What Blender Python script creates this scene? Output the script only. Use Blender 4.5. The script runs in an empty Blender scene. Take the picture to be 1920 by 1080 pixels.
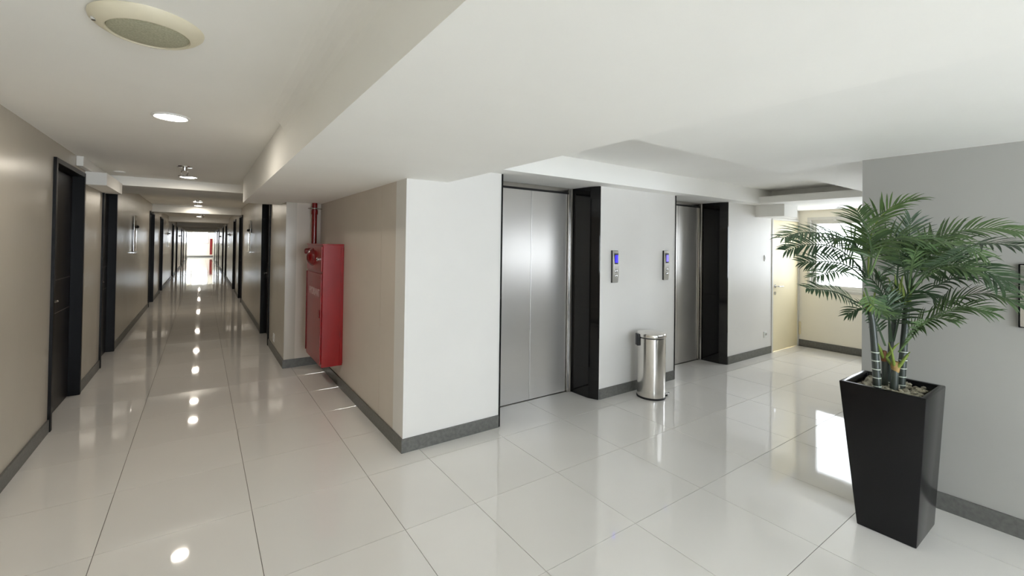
import bpy, bmesh, math, random
from mathutils import Vector, Matrix
random.seed(7)
PI = math.pi
SC = bpy.context.scene
COL = SC.collection

# ------------------------------------------------------------------ camera
cam_d = bpy.data.cameras.new('camera')
cam = bpy.data.objects.new('camera', cam_d); COL.objects.link(cam)
YAW, PITCH, ROLL = 0.6016, 0.0111, 0.0139
fw = Vector((math.sin(YAW)*math.cos(PITCH), math.cos(YAW)*math.cos(PITCH), math.sin(PITCH)))
rt = Vector((math.cos(YAW), -math.sin(YAW), 0)); up = rt.cross(fw)
rt2 = math.cos(ROLL)*rt + math.sin(ROLL)*up
up2 = -math.sin(ROLL)*rt + math.cos(ROLL)*up
M = Matrix((rt2, up2, -fw)).transposed().to_4x4()
M.translation = Vector((-0.7158, -2.2015, 1.5257))
cam.matrix_world = M
cam_d.sensor_width = 36; cam_d.lens = 817.26/1920*36
cam_d.shift_x = (960-939.25)/1920; cam_d.shift_y = (449.16-540)/1920
cam_d.clip_start = 0.05; cam_d.clip_end = 300
SC.camera = cam

# ------------------------------------------------------------------ world: bright overcast daylight
world = bpy.data.worlds.new('world'); SC.world = world; world.use_nodes = True
wn = world.node_tree.nodes; wl = world.node_tree.links
bg = wn['Background']
SKY = 20.0
bg.inputs['Color'].default_value = (0.88, 0.94, 1.0, 1); bg.inputs['Strength'].default_value = SKY

# daylight portals: they only tell the renderer where the windows are
def portal(loc, rot, sx, sy):
    d = bpy.data.lights.new('daylight_portal', 'AREA'); d.shape = 'RECTANGLE'; d.size = sx; d.size_y = sy
    d.cycles.is_portal = True
    o = bpy.data.objects.new('daylight_portal', d); COL.objects.link(o)
    o.location = loc; o.rotation_euler = rot
portal((7.30, -0.175, 1.44), (0, PI/2, 0), 1.14, 1.75)        # hall end
portal((4.05, -1.42, 1.38), (PI/2, 0, 0), 1.9, 0.85)          # opposite the lifts
portal((0.60, -6.30, 1.22), (PI/2, 0, 0), 3.0, 1.65)           # behind the camera
portal((-0.83, 46.6, 1.82), (-PI/2, 0, 0), 1.34, 1.2)
portal((-3.65, 44.4, 1.6), (0, -PI/2, 0), 1.4, 2.8)            # corridor end, side          # corridor end

SC.view_settings.view_transform = 'Standard'; SC.view_settings.look = 'None'
SC.view_settings.exposure = 0.87; SC.view_settings.gamma = 1.0; SC.view_settings.use_curve_mapping = False
SC.cycles.max_bounces = 12; SC.cycles.diffuse_bounces = 8; SC.cycles.glossy_bounces = 6
SC.cycles.transmission_bounces = 6; SC.cycles.use_denoising = True
SC.cycles.sample_clamp_indirect = 5.0; SC.cycles.blur_glossy = 1.0
SC.cycles.caustics_reflective = False; SC.cycles.caustics_refractive = False

# ------------------------------------------------------------------ materials
def S(*c):   # sRGB 0..255 -> linear
    return tuple(((v/255)/12.92 if v/255 <= .04045 else ((v/255+.055)/1.055)**2.4) for v in c)+(1,)
def mat(name, col, rough=.5, metal=0, coat=0, noise=None, bump=None, spec=.5, emit=None, aniso=0, rnd=None, trans=0, rough_noise=None):
    m = bpy.data.materials.new(name); m.use_nodes = True
    nt = m.node_tree; n = nt.nodes; l = nt.links; p = n['Principled BSDF']
    p.inputs['Base Color'].default_value = col; p.inputs['Roughness'].default_value = rough
    p.inputs['Metallic'].default_value = metal; p.inputs['Coat Weight'].default_value = coat
    p.inputs['Coat Roughness'].default_value = .05
    p.inputs['Specular IOR Level'].default_value = spec
    p.inputs['Anisotropic'].default_value = aniso
    p.inputs['Transmission Weight'].default_value = trans
    tc = n.new('ShaderNodeTexCoord')
    def tex(scale, stretch=(1, 1, 1), detail=4):
        mp = n.new('ShaderNodeMapping'); mp.inputs['Scale'].default_value = stretch
        l.new(tc.outputs['Object'], mp.inputs['Vector'])
        t = n.new('ShaderNodeTexNoise'); t.inputs['Scale'].default_value = scale; t.inputs['Detail'].default_value = detail
        l.new(mp.outputs['Vector'], t.inputs['Vector']); return t
    src = None
    if noise:                                   # (scale, amount, stretch)
        t = tex(noise[0], noise[2] if len(noise) > 2 else (1, 1, 1))
        mr = n.new('ShaderNodeMapRange'); mr.inputs['From Min'].default_value = .3; mr.inputs['From Max'].default_value = .7
        mr.inputs['To Min'].default_value = 1-noise[1]; mr.inputs['To Max'].default_value = 1+noise[1]*.4
        l.new(t.outputs['Fac'], mr.inputs['Value'])
        mx = n.new('ShaderNodeMix'); mx.data_type = 'RGBA'; mx.blend_type = 'MULTIPLY'; mx.inputs['Factor'].default_value = 1
        mx.inputs['A'].default_value = col; l.new(mr.outputs['Result'], mx.inputs['B'])
        l.new(mx.outputs['Result'], p.inputs['Base Color']); src = mx
    if rnd:                                     # second colour, mixed by object
        oi = n.new('ShaderNodeObjectInfo'); mx = n.new('ShaderNodeMix'); mx.data_type = 'RGBA'
        l.new(oi.outputs['Random'], mx.inputs['Factor']); mx.inputs['A'].default_value = col; mx.inputs['B'].default_value = rnd
        if src: l.new(mx.outputs['Result'], src.inputs['A'])
        else: l.new(mx.outputs['Result'], p.inputs['Base Color'])
    if rough_noise:
        t = tex(rough_noise[0], rough_noise[2]); mr = n.new('ShaderNodeMapRange')
        mr.inputs['From Min'].default_value = .3; mr.inputs['From Max'].default_value = .7
        mr.inputs['To Min'].default_value = rough-rough_noise[1]; mr.inputs['To Max'].default_value = rough+rough_noise[1]
        l.new(t.outputs['Fac'], mr.inputs['Value']); l.new(mr.outputs['Result'], p.inputs['Roughness'])
    if bump:                                    # (scale, strength, distance, stretch)
        t = tex(bump[0], bump[3] if len(bump) > 3 else (1, 1, 1)); b = n.new('ShaderNodeBump')
        b.inputs['Strength'].default_value = bump[1]; b.inputs['Distance'].default_value = bump[2]
        l.new(t.outputs['Fac'], b.inputs['Height']); l.new(b.outputs['Normal'], p.inputs['Normal'])
    if emit:
        p.inputs['Emission Color'].default_value = emit[0]; p.inputs['Emission Strength'].default_value = emit[1]
    return m
MT = {}
MT['ceiling'] = mat('ceiling_paint', S(245, 244, 240), .75, noise=(1.3, .03), bump=(14, .15, .004))
MT['wall'] = mat('grey_wall_paint', S(168, 167, 162), .38, noise=(2, .04), bump=(9, .25, .004), spec=.4)
MT['wall_side'] = mat('side_wall_paint', S(208, 199, 188), .45, noise=(2, .04), bump=(9, .25, .004), spec=.4)
MT['wall_hall'] = mat('pale_wall_paint', S(226, 224, 220), .45, noise=(2, .03), bump=(9, .25, .004), spec=.4)
MT['wall_corr'] = mat('corridor_wall_paint', S(190, 183, 170), .25, noise=(2, .04), bump=(5, .14, .006, (1, 1, .25)), spec=.5)
MT['wall_cream'] = mat('cream_wall_paint', S(246, 241, 228), .5, noise=(2, .03), bump=(9, .2, .004))
MT['skirt'] = mat('grey_skirting_tile', S(104, 104, 100), .4, noise=(40, .25), bump=(60, .2, .002))
MT['tile'] = mat('polished_tile', S(236, 233, 228), .04, noise=(1.2, .04), rnd=S(232, 229, 224), bump=(2.2, .05, .002), spec=.85)
MT['grout'] = mat('grout', S(120, 114, 104), .8, noise=(30, .2))
MT['steel'] = mat('brushed_steel', S(214, 211, 207), .31, .80, noise=(1.2, .04, (.6, 1, 1.5)))
MT['jamb'] = mat('steel_jamb', S(190, 186, 180), .2, 1, noise=(10, .08, (1, 1, .1)))
MT['granite'] = mat('black_granite', S(11, 11, 12), .06, noise=(40, .2), spec=.4)
MT['gap'] = mat('gap_shade', S(22, 20, 20), .7, noise=(20, .2))  # near-black colour standing in for shade in gaps and behind doors
MT['door'] = mat('dark_wood_door', S(18, 12, 12), .35, spec=.25, noise=(6, .35, (8, 8, .5)), bump=(10, .2, .002, (6, 6, .4)))
MT['frame'] = mat('black_door_frame', S(12, 12, 13), .4, spec=.2, noise=(12, .3, (1, 1, .2)))
MT['groove'] = mat('pale_inlay', S(140, 130, 124), .3, .6, noise=(30, .1))
MT['chrome'] = mat('chrome', S(215, 215, 215), .12, 1, noise=(20, .05))
MT['creamdoor'] = mat('cream_door_paint', S(236, 224, 190), .45, noise=(3, .04), bump=(20, .1, .001))
MT['white'] = mat('white_plastic', S(236, 236, 234), .35, noise=(20, .03))
MT['winframe'] = mat('window_frame_paint', S(214, 212, 206), .4, noise=(10, .04))
MT['red'] = mat('red_enamel', S(148, 8, 12), .3, coat=.2, noise=(5, .12), bump=(30, .08, .001))
MT['reddark'] = mat('red_gloss_paint', S(120, 10, 14), .22, coat=.3, noise=(9, .15))
MT['lettering'] = mat('pale_lettering', S(214, 190, 188), .5, noise=(30, .1))
MT['pot'] = mat('black_planter_lacquer', S(15, 15, 17), .24, spec=.3, noise=(25, .3), bump=(6, .08, .003))
MT['soil'] = mat('soil', S(70, 62, 50), .9, noise=(40, .4))
MT['pebble'] = mat('pebble', S(190, 184, 164), .55, noise=(25, .2), rnd=S(140, 134, 116))
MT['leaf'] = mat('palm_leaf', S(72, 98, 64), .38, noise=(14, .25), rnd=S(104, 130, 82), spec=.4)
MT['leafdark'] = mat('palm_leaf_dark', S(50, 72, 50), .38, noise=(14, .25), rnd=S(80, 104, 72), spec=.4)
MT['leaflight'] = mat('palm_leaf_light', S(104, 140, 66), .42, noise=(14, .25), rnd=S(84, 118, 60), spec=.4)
MT['shaft'] = mat('crown_shaft', S(122, 142, 62), .5, noise=(30, .25, (1, 1, .3)))
MT['cane'] = mat('dark_cane', S(58, 66, 60), .35, noise=(30, .4, (3, 3, .5)))
MT['ring'] = mat('cane_ring', S(196, 202, 190), .6, noise=(30, .1))
MT['node'] = mat('tan_node', S(168, 136, 84), .7, noise=(50, .3))
MT['rust'] = mat('rust_node', S(110, 64, 34), .7, noise=(50, .3))
MT['spk'] = mat('cream_plastic', S(222, 214, 190), .4, noise=(12, .04))
MT['mesh'] = mat('speaker_mesh', S(176, 174, 150), .7, noise=(160, .25), bump=(300, .5, .002))
MT['lamp'] = mat('lamp_diffuser', S(255, 250, 240), .4, noise=(5, .01), emit=((1, .96, .88, 1), 14))
MT['screen'] = mat('blue_screen', S(30, 20, 200), .2, noise=(60, .1), emit=(S(40, 30, 255), 1.6))
MT['screenpale'] = mat('pale_blue_screen', S(110, 100, 200), .2, noise=(60, .1), emit=(S(120, 110, 230), .7))
MT['bezel'] = mat('dark_bezel', S(24, 22, 60), .3, noise=(20, .1))
MT['panel'] = mat('silver_plastic', S(206, 204, 198), .25, .6, noise=(20, .05))
MT['black'] = mat('black_plastic', S(16, 16, 17), .4, noise=(20, .2))
MT['binsteel'] = mat('bin_steel', S(226, 222, 216), .2, 1, noise=(8, .06, (1, 1, .1)), bump=(4, .12, .004, (1, 1, .4)))
MT['plate'] = mat('glossy_wall_plate', S(206, 202, 196), .1, .75, noise=(10, .05))
gl = bpy.data.materials.new('window_glass'); gl.use_nodes = True; MT['glass'] = gl
gp = gl.node_tree.nodes; gp.remove(gp['Principled BSDF'])
g1 = gp.new('ShaderNodeBsdfTransparent'); g1.inputs[0].default_value = (.96, .97, .96, 1)
g2 = gp.new('ShaderNodeBsdfGlossy'); g2.inputs['Roughness'].default_value = .02
gm = gp.new('ShaderNodeMixShader'); gm.inputs[0].default_value = .06
gt = gp.new('ShaderNodeTexNoise'); gt.inputs['Scale'].default_value = 2
gl.node_tree.links.new(g1.outputs[0], gm.inputs[1]); gl.node_tree.links.new(g2.outputs[0], gm.inputs[2])
gl.node_tree.links.new(gm.outputs[0], gp['Material Output'].inputs[0])
gb = MT['dim_strong'] = gl.copy(); gb.name = 'strongly_dimmed_glass'  # clear glass greyed heavily to dim the daylight passing through
for nd in gb.node_tree.nodes:
    if nd.type == 'BSDF_TRANSPARENT': nd.inputs[0].default_value = (.34, .34, .34, 1)
gd = MT['dim_slight'] = gl.copy(); gd.name = 'slightly_dimmed_glass'  # light grey copy, holds the daylight back a little
for nd in gd.node_tree.nodes:
    if nd.type == 'BSDF_TRANSPARENT': nd.inputs[0].default_value = (.70, .71, .72, 1)
gc = MT['dim_mid'] = gl.copy(); gc.name = 'dimmed_glass'  # mid grey copy, weakens the daylight from the hall end
for nd in gc.node_tree.nodes:
    if nd.type == 'BSDF_TRANSPARENT': nd.inputs[0].default_value = (.46, .46, .46, 1)

# ------------------------------------------------------------------ mesh helpers
def box(bm, x0, x1, y0, y1, z0, z1):
    vs = [bm.verts.new(p) for p in ((x0,y0,z0),(x1,y0,z0),(x1,y1,z0),(x0,y1,z0),(x0,y0,z1),(x1,y0,z1),(x1,y1,z1),(x0,y1,z1))]
    for f in ((3,2,1,0),(4,5,6,7),(0,1,5,4),(1,2,6,5),(2,3,7,6),(3,0,4,7)): bm.faces.new([vs[i] for i in f])
def prism(bm, poly, fn):
    """poly: 2-D outline; fn(a, b, t) -> 3-D point, t 0 or 1"""
    a = [bm.verts.new(fn(x, y, 0)) for x, y in poly]; b = [bm.verts.new(fn(x, y, 1)) for x, y in poly]
    k = len(poly); bm.faces.new(a); bm.faces.new(b[::-1])
    for i in range(k): bm.faces.new([a[i], b[i], b[(i+1)%k], a[(i+1)%k]])
def lathe(bm, prof, seg=32, c=(0, 0, 0), sx=1, sy=1):
    rings = []
    for r, z in prof:
        if r < 1e-6: rings.append([bm.verts.new((c[0], c[1], c[2]+z))])
        else: rings.append([bm.verts.new((c[0]+sx*r*math.cos(2*PI*i/seg), c[1]+sy*r*math.sin(2*PI*i/seg), c[2]+z)) for i in range(seg)])
    for p, q in zip(rings, rings[1:]):
        for i in range(seg):
            j = (i+1) % seg
            if len(p) == 1 and len(q) == 1: continue
            if len(p) == 1: bm.faces.new([p[0], q[j], q[i]])
            elif len(q) == 1: bm.faces.new([p[i], p[j], q[0]])
            else: bm.faces.new([p[i], p[j], q[j], q[i]])
def tube(bm, pts, rad, seg=10, cap=True):
    pts = [Vector(p) for p in pts]
    if not isinstance(rad, (list, tuple)): rad = [rad]*len(pts)
    rings = []; n = None
    for i, p in enumerate(pts):
        t = (pts[min(i+1, len(pts)-1)]-pts[max(i-1, 0)]).normalized()
        if n is None: n = t.orthogonal().normalized()
        n = (n-t*n.dot(t)).normalized(); b = t.cross(n)
        rings.append([bm.verts.new(p+rad[i]*(math.cos(2*PI*k/seg)*n+math.sin(2*PI*k/seg)*b)) for k in range(seg)])
    for p, q in zip(rings, rings[1:]):
        for k in range(seg): bm.faces.new([p[k], p[(k+1)%seg], q[(k+1)%seg], q[k]])
    if cap: bm.faces.new(rings[0][::-1]); bm.faces.new(rings[-1])
def obj(name, bm, m, parent=None, smooth=False, bevel=0, loc=None):
    bmesh.ops.recalc_face_normals(bm, faces=bm.faces)
    if bevel: bmesh.ops.bevel(bm, geom=[e for e in bm.edges if e.calc_face_angle(0) > .5], offset=bevel, segments=2, affect='EDGES', profile=.5)
    me = bpy.data.meshes.new(name); bm.to_mesh(me); bm.free()
    me.materials.append(MT[m] if isinstance(m, str) else m)
    if smooth:
        for p in me.polygons: p.use_smooth = True
        me.set_sharp_from_angle(angle=.7)
    o = bpy.data.objects.new(name, me); COL.objects.link(o)
    if parent: o.parent = parent
    if loc: o.location = loc
    return o
def B(*boxes):
    bm = bmesh.new()
    for b in boxes: box(bm, *b)
    return bm
def empty(name, loc, rotz=0):
    o = bpy.data.objects.new(name, None); COL.objects.link(o); o.location = loc; o.rotation_euler = (0, 0, rotz); o.empty_display_size = .1
    return o
def tag(o, label=None, cat=None, group=None, kind=None):
    for k, v in (('label', label), ('category', cat), ('group', group), ('kind', kind)):
        if v: o[k] = v
    return o
def struct(name, bm, m, label, cat, **k):
    return tag(obj(name, bm, m, **k), label, cat, kind='structure')
def copy_tree(o, parent=None, link=True):
    c = o.copy(); COL.objects.link(c)
    if parent: c.parent = parent
    for ch in list(o.children): copy_tree(ch, c)
    return c

# ------------------------------------------------------------------ key planes (metres)
W = 0.819            # lift wall
XL = -1.69           # corridor left wall
XR = 0.12            # corridor right wall
XS = 0.514           # hydrant wall
YP = 3.6             # pillar face
XW = 7.088           # window wall at hall end
XG = 2.912           # grey wall behind the planter
YG = -1.17           # its far end
YE = 46.2
YL = 42.6          # corridor walls end here, small end lobby beyond            # corridor end
YB = -6.0            # behind the camera
ZC, ZH, ZB = 2.296, 2.12, 2.0
TOP = 2.75

# ------------------------------------------------------------------ floor
fl = struct('floor', B((-2.1, 7.4, YB-.2, 1.6, -.2, -.004), (-2.1, .3, 1.6, YL, -.2, -.004), (-3.6, 1.6, YL, YE+.3, -.2, -.004)), 'grout', 'floor of large polished beige tiles through lobby and corridor', 'floor')
xe = [-1.786, -1.12, -.454, .205, .64] + [.64*i for i in range(2, 12)]
ye = [.64*j for j in range(-10, 73)]
tm = {}; far = bmesh.new(); G = .0016
for a, b in zip(xe, xe[1:]):
    for c, d in zip(ye, ye[1:]):
        if c > 1.2 and a > .3: continue
        if c > YE: continue
        if b < -.3 and False: continue
        if c < 9:
            key = round(b-a, 4)
            if key not in tm:
                o = obj('tile', B((G, b-a-G, G, .64-G, -.004, 0)), 'tile', fl, loc=(a, c, 0)); tm[key] = o
            else:
                o = tm[key].copy(); COL.objects.link(o); o.parent = fl; o.location = (a, c, 0)
            o.rotation_euler = (random.gauss(0, .0003), random.gauss(0, .0003), 0)
        else: box(far, a+G, b-G, c+G, d-G, -.004, 0)
tag(obj('far_tiles', far, 'tile', fl), kind='stuff')

# ------------------------------------------------------------------ ceilings
struct('ceiling', B((XL-.3, -.3, YB, 4.8, ZC, TOP)), 'ceiling', 'flat white corridor ceiling above the near lobby and corridor mouth', 'ceiling')
bm = bmesh.new()
cove = [(-.3-.11*(1-math.cos(a)), ZC-.11*(1-math.sin(a))) for a in [PI/2*i/8 for i in range(9)]][::-1]
prism(bm, [(-.3, TOP), (-.41, TOP)]+cove[:-1]+[(-.3, ZC-.11), (-.3, ZB), (.85, ZB), (1.2, ZH), (1.2, TOP)], lambda x, z, t: (x, YB+t*(W-YB), z))
box(bm, -.3, XS, W, 4.1, ZB, TOP)
struct('trim_1', bm, 'ceiling', 'wide dropped white beam running overhead from lobby into corridor', 'beam')
TX0, TX1, TY0, TY1, ZT = 1.2, 5.4, -.62, .64, 2.31
struct('ceiling_hall', B((1.2, XG, YB, TY0, ZH, TOP), (XG, XW+.2, YG-.3, TY0, ZH, TOP), (1.2, XW+.2, TY1, 1.45, ZH, TOP), (TX1+.35, XW+.2, TY0, TY1, ZH, TOP),
    (TX1, TX1+.35, TY0, TY1, ZH, 2.205), (TX0, TX1+.35, TY0, TY1, ZT, TOP)), 'ceiling', 'white lift hall ceiling with a recessed rectangular tray', 'ceiling')
bm = bmesh.new()
beams = [(4.8, 6.0), (10.9, 11.6), (17.2, 18.0), (23.6, 24.4), (30, 30.8), (36.4, 37.2), (42.0, 42.6)]
for i, (a, b) in enumerate(beams):
    box(bm, XL-.3, XR+.3, a, b, 2.185, TOP)
struct('trim_2', bm, 'ceiling', 'row of white cross beams under the corridor ceiling', 'beam')
bm = bmesh.new()
for (a, b), (c, d) in zip(beams, beams[1:]): box(bm, XL-.3, XR+.3, b, c, 2.36, TOP)
box(bm, XS-.4, XS, 4.1, 4.8, 2.3, TOP); box(bm, -.3, XS-.4, 4.1, 4.8, 2.3, TOP)
struct('ceiling_corridor', bm, 'ceiling', 'raised white ceiling bays between the corridor cross beams', 'ceiling')
# services boxed in above the second left door
d = empty('duct_box', (XL, 3.75, 2.1)); tag(d, 'white boxed-in duct high on corridor left wall above the doors', 'duct')
obj('duct_casing', B((0, .165, 0, 1.04, -.03, .1)), 'ceiling', d, bevel=.004)
obj('upper_casing', B((0, .05, -.38, 1.04, .103, .195)), 'ceiling', d, bevel=.004)
d = empty('ceiling_box', (5.68, .45, 1.957)); tag(d, 'small white boxed-in soffit under hall ceiling beside the cream door', 'soffit')
obj('soffit_casing', B((0, .4, 0, .369, 0, .163)), 'ceiling', d, bevel=.003)

# ------------------------------------------------------------------ corridor and lobby walls
LD = [(2.63, 3.68), (4.69, 5.69), (10.35, 11.45), (13.35, 14.4), (19.5, 20.6), (22.9, 24.0), (28.8, 29.9), (32, 33.1), (38.2, 39.3)]
RD = [(4.98, 6.02), (10.3, 11.35), (12.9, 13.95), (18.5, 19.55), (21.6, 22.7), (27.6, 28.7), (30.8, 31.9), (37, 38.1)]
DH = 2.17
def wall_y(name, x0, x1, ya, yb, doors, m, label, base_side, bname, zt=TOP):
    bm = bmesh.new(); bb = bmesh.new(); y = ya
    for a, b in doors:
        box(bm, x0, x1, y, a, 0, zt)
        box(bb, *( (x1, x1+.012) if base_side > 0 else (x0-.012, x0) ), y, a, 0, .1)
        box(bm, x0, x1, a, b, DH, zt); y = b
    box(bm, x0, x1, y, yb, 0, zt)
    box(bb, *( (x1, x1+.012) if base_side > 0 else (x0-.012, x0) ), y, yb, 0, .1)
    bmesh.ops.remove_doubles(bm, verts=bm.verts, dist=1e-5)
    struct(name, bm, m, label, 'wall'); struct(bname, bb, 'skirt', 'dark grey skirting along '+label, 'baseboard')
wall_y('wall_left', XL-.12, XL, YB, YL, LD, 'wall_corr', 'long grey-beige corridor wall on the left', 1, 'baseboard_left')
wall_y('wall_corridor_right', XR, XR+.12, YP, YL, RD, 'wall_corr', 'corridor right wall beyond the pillar', -1, 'baseboard_corridor_right')
struct('wall_pillar', B((XR+.12, XS+.3, YP, YP+.2, 0, TOP)), 'wall_side', 'grey pillar face behind the hydrant cabinet', 'wall')
struct('baseboard_pillar', B((XR-.012, XS, YP-.012, YP, 0, .1)), 'skirt', 'dark grey skirting at the foot of the pillar', 'baseboard')
# hydrant side wall: two boards meeting in a fine vertical joint
struct('wall_side', B((XS, XS+.2, W+.2, 1.339, 0, TOP), (XS, XS+.2, 1.343, YP, 0, TOP), (XS+.003, XS+.2, 1.338, 1.344, 0, TOP)), 'wall_side', 'grey side wall carrying the hydrant cabinet', 'wall')
struct('baseboard_side', B((XS-.012, XS, W-.012, YP-.012, 0, .1)), 'skirt', 'dark grey skirting below the hydrant cabinet', 'baseboard')
# ---- lift wall
E1, E2 = (1.356, 2.553), (3.801, 4.960)
D1 = (6.19, 7.055)
LW = [(XS, E1[0]), (E1[1], E2[0]), (E2[1], D1[0]), (D1[1], XW+.2)]
for (a, b), n_, l_ in zip(LW, ('wall_corner', 'wall_between', 'wall_switch', 'wall_far_corner'), ('pale corner wall left of the nearer lift', 'pale wall between the two lifts behind the pedal bin', 'pale wall with switch and socket right of the farther lift', 'narrow pale wall right of the cream door')):
    struct(n_, B((a, b, W, W+.2, 0, TOP)), 'wall_hall', l_, 'wall')
struct('wall_over_door', B((D1[0], D1[1], W, W+.2, 1.98, TOP)), 'wall_hall', 'pale wall above the cream door', 'wall')
struct('baseboard_elevator', B((XS, E1[0]-.004, W-.012, W, 0, .1), (E1[1]+.01, E2[0]-.004, W-.012, W, 0, .1), (E2[1]+.01, D1[0]-.03, W-.012, W, 0, .1)), 'skirt', 'grey skirting along the pale lift wall', 'baseboard')
# lift shaft backs (close the openings behind the doors)
struct('wall_shaft', B((E1[0]-.1, E1[1]+.1, 1.4, 1.6, 0, TOP), (E2[0]-.1, E2[1]+.1, 1.4, 1.6, 0, TOP)), 'gap', 'dark shaft wall behind the lift doors', 'wall')
# ---- window wall at the hall end
WY0, WY1, WZ0, WZ1 = -1.05, .70, .87, 2.01
struct('wall_window', B((XW, XW+.2, YG-.3, WY0, 0, TOP), (XW, XW+.2, WY1, W, 0, TOP), (XW, XW+.2, WY0, WY1, 0, WZ0), (XW, XW+.2, WY0, WY1, WZ1, TOP)), 'wall_cream', 'cream wall under and around the hall end window', 'wall')
struct('baseboard_window', B((XW-.012, XW, YG, W, 0, .1)), 'skirt', 'grey-brown skirting under the hall end window', 'baseboard')
# ---- grey wall block behind the planter, with a window facing the lifts
bm = B((XG, XG+.2, YB, YG, 0, TOP), (XG+.2, 3.1, YG-.2, YG, 0, TOP), (5.0, XW, YG-.2, YG, 0, TOP), (3.1, 5.0, YG-.2, YG, 0, .98), (3.1, 5.0, YG-.2, YG, 1.80, TOP))
bmesh.ops.remove_doubles(bm, verts=bm.verts, dist=1e-5)
struct('wall_right', bm, 'wall', 'plain grey wall behind the potted palm', 'wall')
struct('baseboard_right', B((XG-.012, XG, YB, YG, 0, .1), (XG-.012, XW, YG, YG+.012, 0, .1)), 'skirt', 'dark grey skirting behind the black planter', 'baseboard')
# ---- wall behind the camera
struct('wall_back', B((XL-.12, -.9, YB-.2, YB, 0, TOP), (2.1, XG+.2, YB-.2, YB, 0, TOP), (-.9, 2.1, YB-.2, YB, 0, .4), (-.9, 2.1, YB-.2, YB, 2.05, TOP)), 'wall', 'wall with a window behind the viewer', 'wall')
# ---- corridor end
EW = (-1.50, -.16, 1.22, 2.42)
struct('wall_end', B((-3.4, EW[0], YE, YE+.2, 0, TOP), (EW[1], 1.4, YE, YE+.2, 0, TOP), (EW[0], EW[1], YE, YE+.2, 0, EW[2]), (EW[0], EW[1], YE, YE+.2, EW[3], TOP)), 'wall_cream', 'bright cream wall at the far end of the corridor', 'wall')
struct('wall_end_left', B((-3.6, -3.4, YL, YE+.2, 0, .9), (-3.6, -3.4, YL, YE+.2, 2.3, TOP), (-3.6, -3.4, YL, YL+.5, .9, 2.3), (-3.6, -3.4, YE-.5, YE+.2, .9, 2.3), (-3.6, XL-.12, YL-.2, YL, 0, TOP)), 'wall_cream', 'left side of the bright end lobby', 'wall')
struct('wall_end_right', B((1.4, 1.6, YL, YE+.2, 0, TOP), (XR+.12, 1.6, YL-.2, YL, 0, TOP)), 'wall_cream', 'right side of the bright end lobby', 'wall')
struct('ceiling_end', B((-3.6, 1.6, YL, YE+.2, 2.6, TOP+.1)), 'ceiling', 'white ceiling of the small lobby at the corridor end', 'ceiling')
struct('baseboard_end', B((-3.4, 1.4, YE-.012, YE, 0, .12)), 'skirt', 'thin dark skirting at the far corridor end', 'baseboard')

# ------------------------------------------------------------------ windows
def window(name, c, span, z0, z1, axis, label, panes=2, inward=-1, glass='glass'):
    """axis 'x': the pane lies in a plane x = c and spans y; axis 'y' the other way round. inward: sign of the direction to the room."""
    def q(a0, a1, d0, d1, zz0, zz1):      # a along the wall, d outwards from the inner wall face
        e0, e1 = sorted((c-inward*d0, c-inward*d1))
        return (e0, e1, a0, a1, zz0, zz1) if axis == 'x' else (a0, a1, e0, e1, zz0, zz1)
    a0, a1 = span
    root = empty(name, (0, 0, 0)); tag(root, label, 'window', kind='structure')
    def ring(n, w, i, d0, d1, m):
        return obj(n, B(q(a0+i, a0+i+w, d0, d1, z0+i, z1-i), q(a1-i-w, a1-i, d0, d1, z0+i, z1-i), q(a0+i+w, a1-i-w, d0, d1, z0+i, z0+i+w), q(a0+i+w, a1-i-w, d0, d1, z1-i-w, z1-i)), m, root)
    ring('window_frame', .04, 0, -.012, .10, 'winframe')
    ring('window_sash', .035, .04, .03, .12, 'winframe')
    ring('glazing_bead', .025, .075, .06, .13, 'winframe')
    n0, n1 = a0+.1, a1-.1
    for k in range(panes):
        s = (n1-n0)/panes
        obj('pane', B(q(n0+k*s+.002, n0+(k+1)*s-.002, .090, .096, z0+.1, z1-.1)), glass, root)
        if k: obj('mullion', B(q(n0+k*s-.025, n0+k*s+.025, .065, .125, z0+.1, z1-.1)), 'winframe', root)
    return root
w1 = window('window_1', XW, (WY0, WY1), WZ0, WZ1, 'x', 'bright white framed window at the end of the lift hall', 2, glass='dim_mid')
obj('window_latch', B((XW-.03, XW-.005, .33, .36, 1.955, 2.0)), 'winframe', w1, bevel=.003)
window('window_2', YE, EW[:2], EW[2], EW[3], 'y', 'blown-out white window at the far end of the corridor', 2, glass='dim_slight')
window('window_5', -3.4, (YL+.5, YE-.5), .9, 2.3, 'x', 'side window of the small lobby at the corridor end', 2, inward=1, glass='dim_slight')
window('window_3', YG, (3.1, 5.0), .98, 1.80, 'y', 'window facing the lift doors', 2, inward=1, glass='dim_strong')
window('window_4', YB, (-.9, 2.1), .4, 2.05, 'y', 'wide window behind the viewer', 3, inward=1, glass='dim_slight')

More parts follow.
